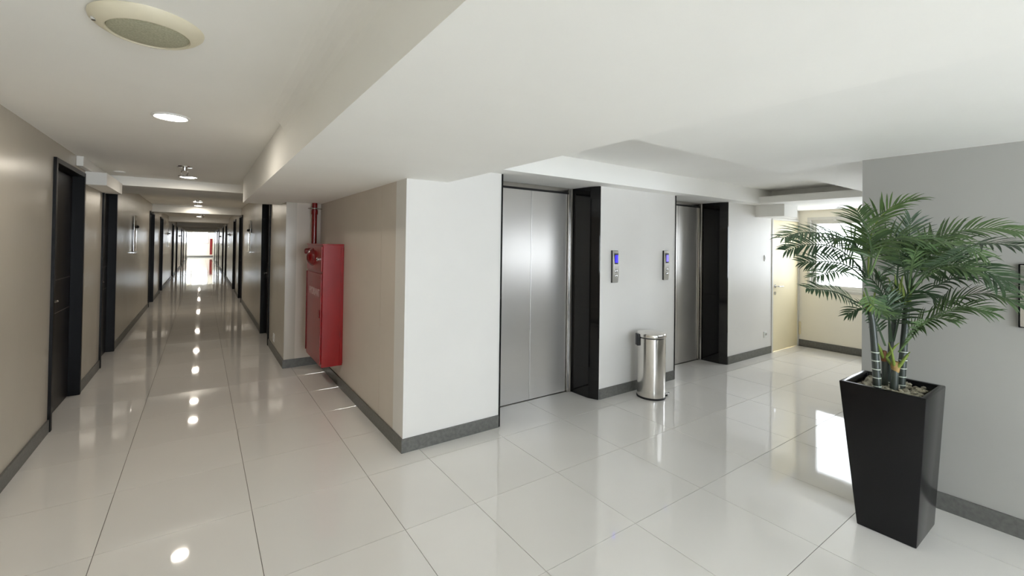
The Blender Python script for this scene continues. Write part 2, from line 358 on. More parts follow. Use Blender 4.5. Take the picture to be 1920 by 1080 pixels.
# ------------------------------------------------------------------ lifts
def lift(x0, x1, label, lamp_side):
    r = empty('elevator', (x0, W, 0)); tag(r, label, 'elevator', 'steel lifts with black granite reveals')
    w = x1-x0; D = .355
    zs = [0, .297, .900, 2.118]
    for s in (0, 1):
        f = (lambda x: x) if s == 0 else (lambda x: w-x)
        for za, zb in zip(zs, zs[1:]):
            g = .0004
            bm = bmesh.new()   # splayed front slab
            prism(bm, [(f(-.001), -.006), (f(.013), -.006), (f(.052), .082), (f(.03), .095), (f(0), .03)], lambda x, y, t: (x, y, za+g+t*(zb-za-2*g)))
            obj('granite_slab', bm, 'granite', r)
            bm = bmesh.new()   # deep reveal slab
            prism(bm, [(f(.054), .083), (f(.066), .318), (f(.03), .318), (f(.031), .096)], lambda x, y, t: (x, y, za+g+t*(zb-za-2*g)))
            obj('granite_slab', bm, 'granite', r)
        bk = bmesh.new(); prism(bk, [(f(.002), .002), (f(.050), .083), (f(.052), .09), (f(.062), .317), (f(.028), .317), (f(.001), .05)], lambda x, y, t: (x, y, t*2.117))
        obj('joint_light_block', bk, 'gap', r)  # dark strip added so light does not glow through the slab joints
        jm = bmesh.new()
        prism(jm, [(f(.03), .319), (f(.068), .319), (f(.074), .308), (f(.084), .308), (f(.09), .322), (f(.118), .326), (f(.118), .40), (f(.03), .40)], lambda x, y, t: (x, y, t*2.118))
        obj('jamb', jm, 'jamb', r)
    obj('transom', B((.119, w-.119, .330, .40, 2.078, 2.119)), 'jamb', r, bevel=.002)
    obj('door_track', B((.119, w-.119, .352, .40, 2.062, 2.077)), 'gap', r)
    m = w/2
    for a, b in ((.124, m-.0015), (m+.0015, w-.124)):
        bmm = B((a, b, .345, .368, .010, 2.060))
        obj('door_panel', bmm, 'steel', r, bevel=.0015)
    obj('door_gap', B((.119, w-.119, .370, .39, 0.001, 2.07)), 'gap', r)  # dark sheet painted as the shade behind the door seam
    obj('sill', B((.119, w-.119, .338, .40, 0.0, .006)), 'jamb', r)
    return r
lift(*E1, 'brushed steel lift nearer the corner, left of the pedal bin', 0)
lift(*E2, 'brushed steel lift farther along the hall, right of the pedal bin', 0)

def call_panel(x, zc, scr, label):
    r = empty('call_panel', (x, W, zc)); tag(r, label, 'call panel', 'lift call panels between the lifts')
    obj('back_box', B((-.042, .042, -.018, 0, -.165, .165)), 'black', r, bevel=.003)
    bm = bmesh.new(); h = .163; pr = []
    for i in range(13):
        z = -h+2*h*i/12; pr.append((z, -.020-.012*math.sin(PI*i/12)**.6))
    poly = [(z, y) for z, y in pr]+[(h, -.0185), (-h, -.0185)]
    prism(bm, poly, lambda z, y, t: (-.041+.082*t, y, z))
    obj('face_plate', bm, 'panel', r, smooth=True)
    obj('display_bezel', B((-.024, .024, -.0355, -.030, .025, .135)), 'bezel', r, bevel=.002)
    obj('display', B((-.020, .020, -.037, -.0356, .042, .116)), scr, r)
    for dz, s in ((-.045, 1), (-.095, -1)):
        bm = bmesh.new(); lathe(bm, [(0, .0), (.016, 0), (.016, .005), (.012, .008), (0, .008)], 20)
        bmesh.ops.rotate(bm, verts=bm.verts, cent=(0, 0, 0), matrix=Matrix.Rotation(PI/2, 3, 'X'))
        b = obj('call_button', bm, 'chrome', r, smooth=True, loc=(0, -.030, dz))
        bm = bmesh.new(); prism(bm, [(-.006, -.004*s), (.006, -.004*s), (0, .006*s)], lambda x, z, t: (x, -.0095+.001*t, z))
        obj('arrow', bm, 'black', b)
    return r
call_panel(2.762, 1.316, 'screen', 'silver lift call panel with vivid blue display, beside the nearer lift')
call_panel(3.612, 1.316, 'screenpale', 'silver lift call panel with paler violet display, beside the farther lift')

# ------------------------------------------------------------------ cream door at the hall end
r = empty('door_1', (D1[0], W, 0)); tag(r, 'cream door beside the bright window at hall end', 'door', kind='structure')
dw = D1[1]-D1[0]
obj('door_frame', B((-.022, .012, -.012, .1, 0, 1.975), (dw-.012, dw+.022, -.012, .1, 0, 1.975), (.012, dw-.012, -.012, .1, 1.945, 1.975)), 'winframe', r, bevel=.002)
leaf = obj('door_leaf', B((.015, dw-.015, .0, .04, .006, 1.942)), 'creamdoor', r, bevel=.002)
bm = bmesh.new(); tube(bm, [(.09, .0, .965), (.09, -.05, .965), (.10, -.056, .965), (.225, -.058, .96)], .009)
obj('door_handle', bm, 'chrome', r, smooth=True)
bm = bmesh.new(); lathe(bm, [(0, 0), (.026, 0), (.024, .008), (0, .008)], 24); bmesh.ops.rotate(bm, verts=bm.verts, cent=(0, 0, 0), matrix=Matrix.Rotation(PI/2, 3, 'X'))
lathe(bm, [(0, 0), (.001, 0)], 3)
obj('lock_rosette', bm, 'chrome', r, smooth=True, loc=(.09, -.001, .86))
bm = bmesh.new(); lathe(bm, [(0, 0), (.026, 0), (.024, .008), (0, .008)], 24); bmesh.ops.rotate(bm, verts=bm.verts, cent=(0, 0, 0), matrix=Matrix.Rotation(PI/2, 3, 'X'))
obj('handle_rosette', bm, 'chrome', r, smooth=True, loc=(.09, -.001, .965))
t = obj('door_stop', B((-.012, .012, -.012, .012, 0, .2)), 'creamdoor', bevel=.004, loc=(7.062, .79, .18)); tag(t, 'short cream upright bar in the corner beside the cream door', 'door stop')

def wall_plate(name, loc, w, h, label, cat, detail, ry=0):
    r = empty(name, loc, ry); tag(r, label, cat)
    obj('cover_plate', B((-w/2, w/2, -.011, 0, -h/2, h/2)), 'white', r, bevel=.003)
    if detail == 'rocker': obj('rocker', B((-w*.32, w*.32, -.015, -.0112, -h*.32, h*.32)), 'white', r, bevel=.002)
    else:
        bm = bmesh.new(); lathe(bm, [(.022, 0), (.020, -.001), (.018, .006), (0, .007)], 20); bmesh.ops.rotate(bm, verts=bm.verts, cent=(0, 0, 0), matrix=Matrix.Rotation(-PI/2, 3, 'X'))
        so = obj('socket_well', bm, 'winframe', r, smooth=True, loc=(0, -.0185, 0))
        for s in (-1, 1): obj('socket_hole', B((-.003+s*.009, .003+s*.009, -.0005, .0005, -.003, .003)), 'black', so)
    return r
wall_plate('light_switch', (5.983, W, 1.380), .085, .085, 'white square light switch left of the cream door', 'switch', 'rocker')
wall_plate('wall_socket', (5.983, W, .288), .085, .085, 'white wall socket low beside the cream door', 'socket', 'socket')
wall_plate('wall_socket', (XR, 4.43, .216), .10, .11, 'small white socket low on the pillar side', 'socket', 'socket', -PI/2)

# ------------------------------------------------------------------ corridor doors
def corridor_door():
    """leaf plane recessed; local x points out of the wall into the corridor, local y along it"""
    r = empty('door_2', (0, 0, 0)); r['kind'] = 'structure'
    w = 1.0; t = .042
    bm = B((-.10, .020, 0, t, 0, DH), (-.10, .020, w-t, w, 0, DH), (-.10, .020, t, w-t, DH-t, DH))
    obj('door_frame', bm, 'frame', r, bevel=.004)
    lf = obj('door_leaf', B((-.099, -.068, t+.003, w-t-.003, .006, DH-t-.003)), 'door', r, bevel=.002)
    for z in (.87, 1.16):
        obj('inlay_strip', B((-.0685, -.0665, t+.02, w-t-.02, z-.0025, z+.0025)), 'groove', lf)
    bm = bmesh.new(); tube(bm, [(-.06, .13, 1.005), (-.02, .13, 1.005), (-.012, .14, 1.005), (-.012, .26, 1.0)], .009)
    lathe(bm, [(0, 0), (.001, 0)], 3)
    obj('door_handle', bm, 'chrome', r, smooth=True)
    bm = B((-.0615, -.056, .105, .155, .92, 1.06)); obj('handle_plate', bm, 'chrome', r, bevel=.002)
    return r
d0 = corridor_door(); used = False; k = 2
LN = ['nearest', 'second', 'third', 'fourth', 'fifth', 'sixth', 'seventh', 'eighth', 'ninth', 'tenth']
for side, lst in (('left', LD), ('right', RD)):
    for i, (a, b) in enumerate(lst):
        o = d0 if not used else copy_tree(d0); used = True
        o.name = 'door_%d' % k; k += 1
        w = b-a
        if side == 'left': o.location = (XL, a, 0); o.scale = (1, w, 1)
        else: o.location = (XR, b, 0); o.rotation_euler = (0, 0, PI); o.scale = (1, w, 1)
        tag(o, 'dark wood door in black frame, %s along the corridor %s wall' % (LN[i], side), 'door', 'dark doors along the corridor')
# slabs painted dark, standing in for unlit rooms behind the leaves
struct('wall_rooms', B((XL-.3, XL-.125, 2, YL-.25, 0, TOP), (XR+.125, XR+.3, YP+.2, YL-.25, 0, TOP)), 'gap', 'slabs painted dark as unlit rooms behind the corridor doors', 'wall')

# ------------------------------------------------------------------ wall fixtures in the corridor
def fixture(y, side, label, z0=1.32, h=.62, w=.34):
    s = 1 if side == 'left' else -1
    r = empty('wall_fixture', (XL if s > 0 else XR, y, z0), 0 if s > 0 else PI); tag(r, label, 'wall fixture', 'glossy upright fixtures on the corridor walls')
    bm = bmesh.new()
    prism(bm, [(.028, -w/2), (.034, -w/4), (.036, 0), (.034, w/4), (.028, w/2), (.022, w/2), (.028, 0), (.022, -w/2)], lambda x, y_, t: (x, y_, t*h))
    obj('glossy_plate', bm, 'plate', r)
    obj('wall_mount', B((0, .03, -.03, .03, h*.6, h*.75)), 'black', r, bevel=.004)
    obj('bottom_rail', B((.0, .04, -w/2, w/2, -.03, -.012)), 'chrome', r, bevel=.003)
    bm = bmesh.new(); lathe(bm, [(0, -.03), (.022, -.02), (.03, 0), (.022, .02), (0, .03)], 12)
    obj('knob', bm, 'black', r, smooth=True, loc=(.05, 0, h*.68))
for y, s, l in ((7.6, 'left', 'glossy upright wall fixture on left wall between second and third doors'), (8.1, 'right', 'glossy upright wall fixture on right wall past the pillar door'),
                (16.8, 'left', 'glossy upright wall fixture on left wall past the fourth door'), (16.2, 'right', 'glossy upright wall fixture on right wall past the third door'),
                (26.3, 'left', 'glossy upright wall fixture far down the left wall'), (25.2, 'right', 'glossy upright wall fixture far down the right wall')):
    fixture(y, s, l)

# ------------------------------------------------------------------ ceiling lamps, sprinklers, speaker
lamps = [(-.888, 1.21, ZC), (-.862, 4.33, ZC), (-.80, 9.3, 2.36), (-.80, 10.6, 2.36), (-.8, 13.6, 2.36), (-.8, 16.4, 2.36), (-.8, 20.5, 2.36), (-.8, 26.5, 2.36), (-.8, 32.5, 2.36), (-.8, 39.5, 2.36)]
def downlight():
    r = empty('ceiling_lamp', (0, 0, 0))
    bm = bmesh.new(); lathe(bm, [(.080, .0), (.100, -.001), (.098, -.008), (.086, -.010), (.080, -.004)], 40); obj('trim_ring', bm, 'white', r, smooth=True)
    bm = bmesh.new(); lathe(bm, [(0, -.016), (.05, -.014), (.075, -.009), (.080, -.003), (.080, .0), (0, 0)], 40); obj('diffuser', bm, 'lamp', r, smooth=True)
    ld = bpy.data.lights.new('lamp_light', 'AREA'); ld.shape = 'DISK'; ld.size = .15; ld.energy = 3.0; ld.color = (1, .9, .76)
    lo = bpy.data.objects.new('lamp_light', ld); COL.objects.link(lo); lo.parent = r; lo.location = (0, 0, -.02)
    return r
l0 = downlight()
nm = ['nearest', 'second nearest', 'third nearest', 'fourth nearest', 'fifth nearest', 'sixth nearest', 'seventh nearest', 'eighth nearest', 'ninth nearest', 'farthest']
for i, p in enumerate(lamps):
    o = l0 if i == 0 else copy_tree(l0)
    o.location = p; tag(o, 'round glowing ceiling lamp, %s in the corridor row' % nm[i], 'ceiling lamp', 'round lamps along the corridor ceiling')

def sprinkler():
    r = empty('sprinkler_head', (0, 0, 0))
    bm = bmesh.new(); lathe(bm, [(.042, 0), (.040, -.006), (.014, -.008), (.012, -.03), (0, -.03)], 24); obj('escutcheon', bm, 'chrome', r, smooth=True)
    bm = bmesh.new()
    for s in (-1, 1): tube(bm, [(s*.012, 0, -.028), (s*.018, 0, -.045), (s*.012, 0, -.062), (0, 0, -.068)], .003, 8)
    obj('yoke', bm, 'jamb', r, smooth=True)
    bm = bmesh.new(); lathe(bm, [(0, -.070), (.034, -.070), (.034, -.073), (0, -.073)], 16); obj('deflector', bm, 'jamb', r, smooth=True)
    return r
s0 = sprinkler()
for i, (p, l) in enumerate((((-.875, 3.45, ZC), 'small chrome sprinkler just before the second ceiling lamp'), ((-.80, 8.9, 2.36), 'small chrome sprinkler beside the third ceiling lamp'), ((-.7, 15.2, 2.36), 'small chrome sprinkler farther down the corridor ceiling'))):
    o = s0 if i == 0 else copy_tree(s0); o.location = p; o.scale = (1.7, 1.7, 1.4); o.rotation_euler = (0, 0, .2); tag(o, l, 'sprinkler', 'ceiling sprinklers in the corridor')
bm = bmesh.new(); lathe(bm, [(0, 0), (.055, 0), (.053, -.012), (.04, -.018), (0, -.018)], 24)
t = obj('ceiling_detector', bm, 'white', smooth=True, loc=(-1.50, 4.35, ZC)); tag(t, 'small flat white disc on ceiling near the dropped cross beam', 'detector')

r = empty('ceiling_speaker', (-.885, -.195, ZC)); tag(r, 'round cream ceiling speaker with pale mesh grille, slightly loose', 'speaker')
r.rotation_euler = (.0, -.025, 0)
bm = bmesh.new(); lathe(bm, [(.118, -.028), (.121, -.036), (.126, -.036), (.150, -.022), (.163, -.010), (.166, 0), (.155, .002), (.118, 0)], 56); obj('speaker_rim', bm, 'spk', r, smooth=True)
bm = bmesh.new(); lathe(bm, [(0, -.040), (.06, -.039), (.105, -.036), (.1165, -.031), (.117, -.02), (0, -.02)], 56); obj('speaker_mesh', bm, 'mesh', r, smooth=True)
obj('clip', B((-.01, .012, .140, .152, -.028, -.020)), 'black', r, bevel=.002)
obj('clip', B((-.152, -.140, -.03, -.01, -.030, -.020)), 'chrome', r, bevel=.002)

# ------------------------------------------------------------------ hydrant cabinet
HX0, HY0, HY1, HZ0, HZ1 = .300, 2.48, 3.24, .245, 1.495
r = empty('hydrant_cabinet', (HX0, HY0, HZ0)); tag(r, 'tall red steel hydrant cabinet hung on the side wall', 'hydrant cabinet')
w_, l_, h_ = XS-HX0-.002, HY1-HY0, HZ1-HZ0
obj('cabinet_body', B((0.006, w_, 0, l_, 0, h_)), 'red', r, bevel=.004)
obj('top_lip', B((-.004, w_, -.006, l_+.006, h_-.004, h_+.010)), 'red', r, bevel=.002)
dr = obj('cabinet_door', B((-.006, .005, .03, l_-.045, .03, h_-.30)), 'red', r, bevel=.002)
obj('alarm_panel', B((-.006, .005, .02, l_-.02, h_-.275, h_-.02)), 'red', r, bevel=.002)
obj('door_hinge', B((-.014, .004, l_-.04, l_-.02, .05, h_-.30)), 'reddark', r, bevel=.003)
obj('side_flange', B((w_-.03, w_, -.006, 0, .02, h_-.02)), 'red', r, bevel=.001)
bm = bmesh.new(); lathe(bm, [(.098, 0), (.096, .01), (.085, .03), (.06, .05), (.03, .062), (0, .066)], 32)
bmesh.ops.rotate(bm, verts=bm.verts, cent=(0, 0, 0), matrix=Matrix.Rotation(-PI/2, 3, 'Y'))
bl = obj('alarm_bell', bm, 'reddark', r, smooth=True, loc=(-.006, .43, h_-.135))
bm = bmesh.new(); lathe(bm, [(.034, 0), (.034, .04), (.025, .055), (0, .06)], 20); bmesh.ops.rotate(bm, verts=bm.verts, cent=(0, 0, 0), matrix=Matrix.Rotation(-PI/2, 3, 'Y'))
obj('indicator_lamp', bm, 'reddark', r, smooth=True, loc=(-.006, .60, h_-.075))
bm = bmesh.new(); lathe(bm, [(.02, 0), (.02, .02), (.012, .028), (0, .03)], 20); bmesh.ops.rotate(bm, verts=bm.verts, cent=(0, 0, 0), matrix=Matrix.Rotation(-PI/2, 3, 'Y'))
obj('call_knob', bm, 'chrome', r, smooth=True, loc=(-.006, .12, h_-.15))
obj('door_latch', B((-.016, -.006, .05, .075, .50, .58)), 'reddark', r, bevel=.003)
cu = bpy.data.curves.new('lettering', 'FONT'); cu.body = 'HYDRANT'; cu.size = .125; cu.extrude = .0012; cu.align_x = 'CENTER'; cu.align_y = 'CENTER'; cu.space_character = 1.0
to = bpy.data.objects.new('lettering', cu); COL.objects.link(to)
bpy.context.view_layer.update()
me = bpy.data.meshes.new_from_object(to.evaluated_get(bpy.context.evaluated_depsgraph_get())); bpy.data.objects.remove(to)
me.materials.clear(); me.materials.append(MT['lettering'])
lo = bpy.data.objects.new('lettering', me); COL.objects.link(lo); lo.parent = dr
xs = [v.co.x for v in me.vertices]; sc = .50/(max(xs)-min(xs))
lo.matrix_local = Matrix(((0, 0, -1, -.0075), (-1, 0, 0, .33), (0, 1, 0, .745), (0, 0, 0, 1))) @ Matrix.Diagonal((sc, sc*1.05, 1, 1))

r = empty('hydrant_pipe', (.420, 3.50, 0)); tag(r, 'glossy red riser pipe above the hydrant cabinet up to ceiling', 'pipe')
bm = bmesh.new(); tube(bm, [(0, 0, 1.0), (0, 0, 2.0)], .031, 24); obj('pipe', bm, 'reddark', r, smooth=True)
bm = bmesh.new(); lathe(bm, [(.031, 0), (.038, .001), (.038, .055), (.031, .056)], 24); obj('coupling', bm, 'reddark', r, smooth=True, loc=(0, 0, 1.86))
bm = bmesh.new(); lathe(bm, [(.0385, 0), (.0405, .001), (.0405, .013), (.0385, .014)], 24); c = obj('clamp_band', bm, 'chrome', r, smooth=True, loc=(0, 0, 1.925))
for a_, b_ in (((-.075, 0, .007), (-.04, 0, .007)), ((.04, 0, .007), (.085, 0, .007)), ((0, .035, .007), (0, .1, .007))):
    bm = bmesh.new(); tube(bm, [a_, b_], .006, 8); obj('clamp_bolt', bm, 'jamb', c, smooth=True)

# ------------------------------------------------------------------ pedal bin
r = empty('pedal_bin', (3.09, .60, 0)); tag(r, 'round stainless steel pedal bin against the wall between the two lifts', 'bin')
R0 = .137
bm = bmesh.new(); lathe(bm, [(0, 0), (R0+.005, 0), (R0+.006, .014), (R0+.002, .018), (0, .018)], 48); obj('base_ring', bm, 'black', r, smooth=True)
bm = bmesh.new()
prof = [(R0, .016), (R0+.001, .02)]+[(R0-.0006*math.sin(i), .02+.56*i/12) for i in range(1, 13)]+[(R0, .60), (R0-.004, .604), (0, .604)]
lathe(bm, prof, 64)
for v in bm.verts:      # the photographed dent on the front
    a = math.atan2(v.co.y, v.co.x); da = (a-math.radians(-115)+PI) % (2*PI)-PI
    if R0*.9 < math.hypot(v.co.x, v.co.y): 
        k_ = 1-.03*math.exp(-(da/.12)**2-((v.co.z-.12)/.05)**2); v.co.x *= k_; v.co.y *= k_
obj('bin_body', bm, 'binsteel', r, smooth=True)
bm = bmesh.new(); lathe(bm, [(R0-.004, .604), (R0-.003, .611), (0, .611)], 48); obj('rim_gasket', bm, 'black', r, smooth=True)
bm = bmesh.new(); lathe(bm, [(R0+.003, .611), (R0+.0045, .616), (R0+.004, .640), (R0-.002, .649), (R0-.03, .655), (R0*.5, .660), (0, .662)], 64); obj('lid', bm, 'binsteel', r, smooth=True)
hg = bmesh.new(); box(hg, -.03, .03, -.013, .013, -.10, .02)
h = obj('hinge', hg, 'black', r, bevel=.004); a = math.radians(150); h.location = ((R0+.008)*math.cos(a), (R0+.008)*math.sin(a), .62); h.rotation_euler = (0, 0, a-PI/2)
bm = bmesh.new(); a = math.radians(-30)
ca, sa = math.cos(a), math.sin(a)
tube(bm, [(R0*.9*ca-.02*sa, R0*.9*sa+.02*ca, .022), ((R0+.05)*ca-.02*sa, (R0+.05)*sa+.02*ca, .03), ((R0+.055)*ca, (R0+.055)*sa, .032), ((R0+.05)*ca+.02*sa, (R0+.05)*sa-.02*ca, .03), (R0*.9*ca+.02*sa, R0*.9*sa-.02*ca, .022)], .006, 10)
obj('pedal', bm, 'chrome', r, smooth=True)
bm = B((-.02, .02, -.02, .02, 0, .02)); p_ = obj('pedal_bracket', bm, 'black', r, bevel=.003, loc=((R0+.01)*ca, (R0+.01)*sa, .002)); p_.rotation_euler = (0, 0, a)

# ------------------------------------------------------------------ plate on the grey wall at the picture's right edge
r = empty('wall_plaque', (XG, -2.02, 1.12)); tag(r, 'silver rectangular plaque on the grey wall at right edge', 'plaque')
obj('plaque_frame', B((-.022, 0, -.19, .175, 0, .34)), 'frame', r, bevel=.004)
obj('plaque_face', B((-.026, -.0225, -.185, .168, .006, .334)), 'plate', r, bevel=.002)

r = empty('hydrant_cabinet', (-.09, YE-.55, .22)); tag(r, 'tiny dark red cabinet at the far right end of the corridor', 'hydrant cabinet')
obj('cabinet_body', B((0, .19, 0, .5, 0, 1.45)), 'reddark', r, bevel=.01)
obj('cabinet_door', B((.02, .17, -.012, 0, .03, 1.1)), 'reddark', r, bevel=.003)

# ------------------------------------------------------------------ planter
r = empty('planter', (2.48, -1.44, 0)); tag(r, 'tall tapered glossy black planter holding the palm', 'planter')
H = .785
bx0, bx1, by0, by1 = -.165, .190, -.127, .120        # foot
tx0, tx1, ty0, ty1 = -.214, .180, -.172, .190        # rim
def ringv(bm, x0, x1, y0, y1, z): return [bm.verts.new(p) for p in ((x0,y0,z),(x1,y0,z),(x1,y1,z),(x0,y1,z))]
bm = bmesh.new(); T_ = .026
R_ = [ringv(bm, bx0, bx1, by0, by1, 0), ringv(bm, tx0, tx1, ty0, ty1, H), ringv(bm, tx0+T_, tx1-T_, ty0+T_, ty1-T_, H), ringv(bm, tx0+T_+.01, tx1-T_-.004, ty0+T_+.01, ty1-T_-.012, H-.10)]
bm.faces.new(R_[0][::-1]); bm.faces.new(R_[3])
for p, q in zip(R_, R_[1:]):
    for i in range(4): bm.faces.new([p[i], p[(i+1)%4], q[(i+1)%4], q[i]])
obj('pot_body', bm, 'pot', r, bevel=.006, smooth=True)
sl = bmesh.new(); box(sl, tx0+T_+.004, tx1-T_-.004, ty0+T_+.006, ty1-T_-.008, H-.095, H-.036)
obj('soil', sl, 'soil', r)
random.seed(3)
pm = None; n = 0
for k in range(210):
    x = 2.48+random.uniform(tx0+T_+.022, tx1-T_-.022); y = -1.44+random.uniform(ty0+T_+.024, ty1-T_-.026)
    if pm is None:
        bm = bmesh.new(); bmesh.ops.create_icosphere(bm, subdivisions=1, radius=.5)
        for v in bm.verts: v.co *= random.uniform(.88, 1.1)
        o = obj('pebble', bm, 'pebble', smooth=True); pm = o
    else: o = pm.copy(); COL.objects.link(o)
    s = random.uniform(.017, .028)
    o.scale = (s*1.25, s, s*.75); o.rotation_euler = (random.uniform(-.4, .4), random.uniform(-.4, .4), random.uniform(0, 6.28))
    o.location = (x, y, H-.036+s*.3+(.008 if k > 90 else 0))
    tag(o, 'rounded pale pebble lying among others in the black planter', 'pebble', 'pale pebbles covering the planter soil')

# ------------------------------------------------------------------ palm
palm = empty('potted_palm', (0, 0, 0)); tag(palm, 'green artificial cane palm rising from the black planter', 'plant')
palm.location = (2.48, -1.44, H-.045); OFF = Vector(palm.location)
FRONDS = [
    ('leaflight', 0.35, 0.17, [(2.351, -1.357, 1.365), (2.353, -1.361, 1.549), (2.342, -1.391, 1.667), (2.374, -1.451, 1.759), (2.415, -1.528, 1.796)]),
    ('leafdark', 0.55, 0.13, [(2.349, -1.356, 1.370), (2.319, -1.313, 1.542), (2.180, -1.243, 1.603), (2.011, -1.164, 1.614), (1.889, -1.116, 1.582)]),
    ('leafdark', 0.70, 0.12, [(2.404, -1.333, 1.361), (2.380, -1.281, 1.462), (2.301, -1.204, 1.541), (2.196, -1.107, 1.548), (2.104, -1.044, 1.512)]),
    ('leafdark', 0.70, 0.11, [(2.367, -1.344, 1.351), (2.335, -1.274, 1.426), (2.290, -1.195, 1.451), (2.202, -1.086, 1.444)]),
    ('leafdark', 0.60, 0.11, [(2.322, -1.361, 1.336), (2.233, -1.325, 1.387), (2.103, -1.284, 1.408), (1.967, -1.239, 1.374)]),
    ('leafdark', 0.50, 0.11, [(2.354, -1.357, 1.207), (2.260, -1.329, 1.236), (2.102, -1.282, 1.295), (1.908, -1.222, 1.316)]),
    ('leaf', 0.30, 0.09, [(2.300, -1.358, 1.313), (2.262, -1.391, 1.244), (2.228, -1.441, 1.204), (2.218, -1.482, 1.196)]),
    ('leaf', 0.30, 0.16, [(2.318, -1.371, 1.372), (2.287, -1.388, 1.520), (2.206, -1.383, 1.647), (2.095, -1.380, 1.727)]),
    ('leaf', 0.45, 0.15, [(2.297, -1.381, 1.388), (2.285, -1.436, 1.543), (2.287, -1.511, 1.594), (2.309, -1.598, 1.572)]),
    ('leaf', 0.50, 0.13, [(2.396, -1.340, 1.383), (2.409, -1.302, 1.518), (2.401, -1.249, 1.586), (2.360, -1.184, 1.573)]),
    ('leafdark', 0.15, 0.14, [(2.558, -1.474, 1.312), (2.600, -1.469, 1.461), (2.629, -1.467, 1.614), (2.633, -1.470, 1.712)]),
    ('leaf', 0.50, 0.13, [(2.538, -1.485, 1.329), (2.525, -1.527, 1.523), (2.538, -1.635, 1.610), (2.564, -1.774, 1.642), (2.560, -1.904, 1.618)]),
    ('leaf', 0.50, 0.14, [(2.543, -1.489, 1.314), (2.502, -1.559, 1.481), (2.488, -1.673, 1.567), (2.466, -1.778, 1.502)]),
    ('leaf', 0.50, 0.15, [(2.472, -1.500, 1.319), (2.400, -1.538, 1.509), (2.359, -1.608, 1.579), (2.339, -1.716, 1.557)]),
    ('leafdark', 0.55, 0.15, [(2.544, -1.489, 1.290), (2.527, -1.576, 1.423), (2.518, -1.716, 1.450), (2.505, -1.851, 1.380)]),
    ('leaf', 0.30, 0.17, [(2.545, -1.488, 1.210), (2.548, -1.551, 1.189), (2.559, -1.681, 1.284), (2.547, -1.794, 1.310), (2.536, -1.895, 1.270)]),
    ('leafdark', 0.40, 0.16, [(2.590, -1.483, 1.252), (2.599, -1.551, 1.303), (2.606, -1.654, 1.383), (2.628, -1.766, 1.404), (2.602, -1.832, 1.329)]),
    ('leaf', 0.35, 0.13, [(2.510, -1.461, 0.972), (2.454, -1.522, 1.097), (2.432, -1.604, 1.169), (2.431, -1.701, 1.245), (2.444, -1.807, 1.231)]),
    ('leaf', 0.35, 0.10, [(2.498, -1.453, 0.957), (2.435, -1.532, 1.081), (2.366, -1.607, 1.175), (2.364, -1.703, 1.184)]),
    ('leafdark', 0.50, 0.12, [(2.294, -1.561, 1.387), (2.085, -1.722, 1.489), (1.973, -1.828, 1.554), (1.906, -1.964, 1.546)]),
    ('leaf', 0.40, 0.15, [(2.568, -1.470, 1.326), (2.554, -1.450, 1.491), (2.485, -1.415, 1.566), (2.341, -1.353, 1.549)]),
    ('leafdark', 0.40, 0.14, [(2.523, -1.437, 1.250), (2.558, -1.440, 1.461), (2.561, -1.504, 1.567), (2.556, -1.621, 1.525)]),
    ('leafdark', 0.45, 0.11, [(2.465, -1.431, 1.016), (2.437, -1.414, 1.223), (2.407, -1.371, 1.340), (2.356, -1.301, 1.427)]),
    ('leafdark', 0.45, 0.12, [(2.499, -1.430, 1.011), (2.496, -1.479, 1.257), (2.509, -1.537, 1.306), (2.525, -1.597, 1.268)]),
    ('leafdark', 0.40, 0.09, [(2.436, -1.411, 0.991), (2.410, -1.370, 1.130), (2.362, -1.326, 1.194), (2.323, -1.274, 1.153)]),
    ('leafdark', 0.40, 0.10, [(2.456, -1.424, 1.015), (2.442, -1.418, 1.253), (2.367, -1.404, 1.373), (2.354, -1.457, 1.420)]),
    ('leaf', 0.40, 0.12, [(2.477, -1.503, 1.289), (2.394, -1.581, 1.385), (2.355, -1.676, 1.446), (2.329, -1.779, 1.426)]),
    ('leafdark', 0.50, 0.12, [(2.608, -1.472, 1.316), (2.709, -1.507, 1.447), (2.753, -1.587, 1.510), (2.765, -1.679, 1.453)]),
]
CANES = {
    'A': [(2.365, -1.395, 0.774), (2.365, -1.385, 0.945), (2.363, -1.374, 1.105), (2.362, -1.362, 1.198)],
    'B': [(2.438, -1.409, 0.771), (2.434, -1.407, 0.866), (2.430, -1.406, 0.950)],
    'C': [(2.522, -1.406, 0.774), (2.513, -1.415, 0.977), (2.510, -1.427, 1.100), (2.509, -1.440, 1.267)],
    'D': [(2.414, -1.453, 0.764), (2.417, -1.456, 0.852), (2.419, -1.458, 0.904)],
    'E': [(2.512, -1.459, 0.758), (2.518, -1.466, 0.927), (2.525, -1.473, 1.091), (2.530, -1.478, 1.219)],
}

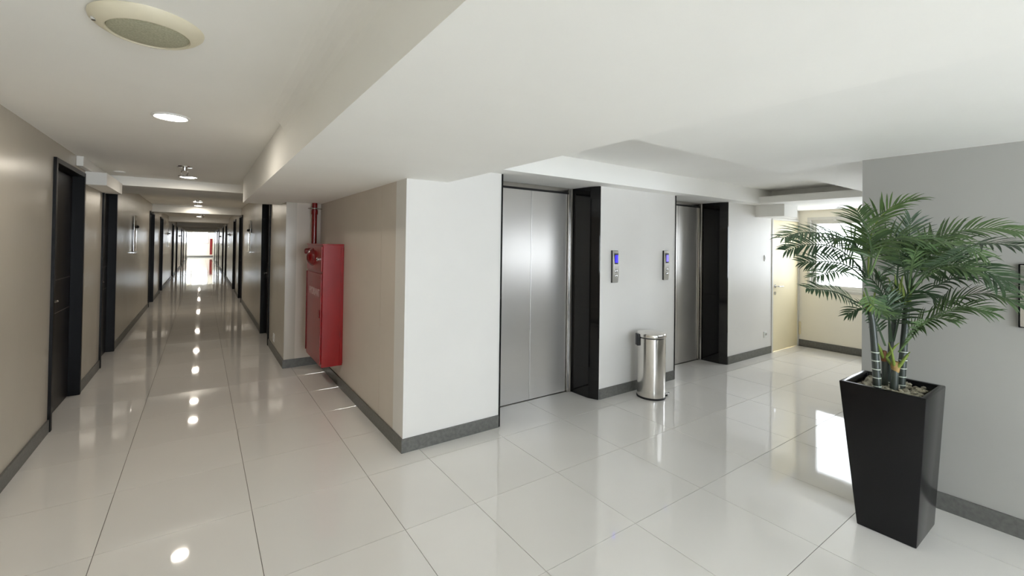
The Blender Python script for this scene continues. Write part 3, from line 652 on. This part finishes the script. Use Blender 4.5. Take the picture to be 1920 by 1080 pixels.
def spline(pts, n):
    pts = [Vector(p) for p in pts]; P = [pts[0]*2-pts[1]]+pts+[pts[-1]*2-pts[-2]]; out = []
    for i in range(len(pts)-1):
        a, b, c, d = P[i:i+4]
        for k in range(n):
            t = k/n
            out.append(.5*((2*b)+(c-a)*t+(2*a-5*b+4*c-d)*t*t+(3*b-a-3*c+d)*t**3))
    out.append(pts[-1]); return out
for key, pts in CANES.items():
    sp = [p-OFF for p in spline(pts, 8)]
    rr = {'A': .0165, 'B': .0125, 'C': .012, 'D': .0165, 'E': .017}[key]
    zt = sp[-1].z
    sp[0].z = -.006
    bm = bmesh.new(); tube(bm, sp, [rr*(1.12-.25*i/len(sp)) for i in range(len(sp))], 16)
    c = obj('cane', bm, 'cane', palm, smooth=True)
    if key in 'AEC':
        top = .26 if key != 'C' else .08; z = .035
        while z < top:
            p = min(sp, key=lambda q: abs(q.z-z)); i = sp.index(p); nx = sp[min(i+1, len(sp)-1)]
            pp = p+(nx-p)*((z-p.z)/max(1e-4, nx.z-p.z)) if i < len(sp)-1 else p
            bm = bmesh.new(); q = rr*1.12; lathe(bm, [(q-.002, -.003), (q+.0012, -.002), (q+.0012, .002), (q-.002, .003)], 16)
            obj('cane_ring', bm, 'ring', c, smooth=True, loc=(pp.x, pp.y, z)); z += .046
    if key in 'BD':
        bm = bmesh.new(); lathe(bm, [(0, -.05), (rr*.95, -.045), (rr*1.22, -.02), (rr*1.0, .012), (0, .016)], 16)
        obj('cane_node', bm, 'node' if key == 'D' else 'rust', c, smooth=True, loc=tuple(sp[-1]))
    # leaf sheaths
    for k in range({'A': 7, 'B': 4, 'C': 6, 'D': 5, 'E': 7}[key]):
        a = 6.28*k/5+random.random(); L = random.uniform(.09, .17) if key in 'AEC' else random.uniform(.09, .15); lean = random.uniform(.12, .42) if key in 'AEC' else random.uniform(.3, .8)
        d = Vector((math.cos(a)*lean, math.sin(a)*lean, 1)).normalized(); s0_ = sp[-1]+Vector((math.cos(a)*.004, math.sin(a)*.004, -.03))
        bm = bmesh.new(); tube(bm, [s0_, s0_+d*L*.35, s0_+d*L*.75+Vector((0, 0, .005)), s0_+d*L], [.008, .0075, .0045, .0018], 8)
        obj('leaf_sheath', bm, 'shaft', c, smooth=True)

VD = Vector((-.80, -.42, .28)).normalized()          # from the palm towards the middle of the lobby
def blade(base, d, nrm, L, w, droop):
    """folded leaflet: 5 stations of 3 verts -> 16 tris"""
    vs, fs = [], []
    p = Vector(base); dd = d.copy(); N = 4
    side = dd.cross(nrm).normalized()
    for i in range(N+1):
        t = i/N; ww = w*(.35+1.9*t)*(1 if t < .3 else 1)*(1-t)**.62 if t < 1 else 0
        ww = w*[.35, .95, 1.0, .66, .04][i]
        up_ = side.cross(dd).normalized()
        vs += [p-side*ww*.5+up_*ww*.16, p.copy(), p+side*ww*.5+up_*ww*.16]
        p = p+dd*(L/N); dd = (dd+Vector((0, 0, -droop*(t+.25)))).normalized()
    for i in range(N):
        a = 3*i; fs += [(a, a+1, a+4, a+3), (a+1, a+2, a+5, a+4)]
    return vs, fs
blades = []
for fi, (m, mixv, LL, pts) in enumerate(FRONDS):
    sp = [p-OFF for p in spline(pts, 10)]; n = len(sp)
    bm = bmesh.new(); tube(bm, sp, [.0042*(1-.8*i/n)+.0008 for i in range(n)], 6)
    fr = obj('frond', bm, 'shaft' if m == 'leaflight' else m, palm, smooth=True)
    total = sum((b-a).length for a, b in zip(sp, sp[1:])); cum = 0; nxt = total*.26; step = .0145; k = 0
    for i in range(n-1):
        seg = (sp[i+1]-sp[i]).length; T = (sp[i+1]-sp[i]).normalized()
        while nxt <= cum+seg and nxt < total*.995:
            t = nxt/total; base = sp[i]+T*(nxt-cum); u = (t-.26)/.74
            Nn = (Vector((0, 0, 1))*(1-mixv)+VD*mixv+Vector((.12*math.sin(fi*2.1), .12*math.cos(fi*1.7), 0))); Nn = (Nn-T*Nn.dot(T)).normalized()
            side = T.cross(Nn).normalized()
            L = 1.15*LL*(.62+.9*u*(1-u)*1.6-.18*u)*random.uniform(.88, 1.1)
            ang = math.radians(66-34*u)+random.gauss(0, .07)
            for s in (-1, 1):
                d = (T*math.cos(ang)+side*s*math.sin(ang)+Nn*.12+Vector((random.gauss(0, .05), random.gauss(0, .05), random.gauss(0, .05)))).normalized()
                tipp = base+OFF+d*L
                if tipp.x > 2.885:                     # stays in front of the wall
                    if tipp.y < YG: d.x = -abs(d.x)*.3; d.normalize()
                vs, fs = blade(base, d, Nn, L, .0085+.004*random.random(), random.uniform(.16, .42))
                blades.append((L, fr, m, vs, fs))
            nxt += step
        cum += seg
blades.sort(key=lambda b: -b[0])
rest = {}
def mk(name, vs, fs, m, par):
    me = bpy.data.meshes.new(name); me.from_pydata([tuple(v) for v in vs], [], fs); me.materials.append(MT[m])
    for p in me.polygons: p.use_smooth = True
    o = bpy.data.objects.new(name, me); COL.objects.link(o); o.parent = par; return o
for i, (L, fr, m, vs, fs) in enumerate(blades):
    if i < 295: mk('leaflet', vs, fs, m, fr)
    else:
        key = fr.name; q = rest.setdefault(key, ([], [], m, fr)); o_ = len(q[0]); q[0].extend(vs); q[1].extend([tuple(a+o_ for a in f) for f in fs])
for vs, fs, m, fr in rest.values(): tag(mk('small_leaflets', vs, fs, m, fr), kind='stuff')
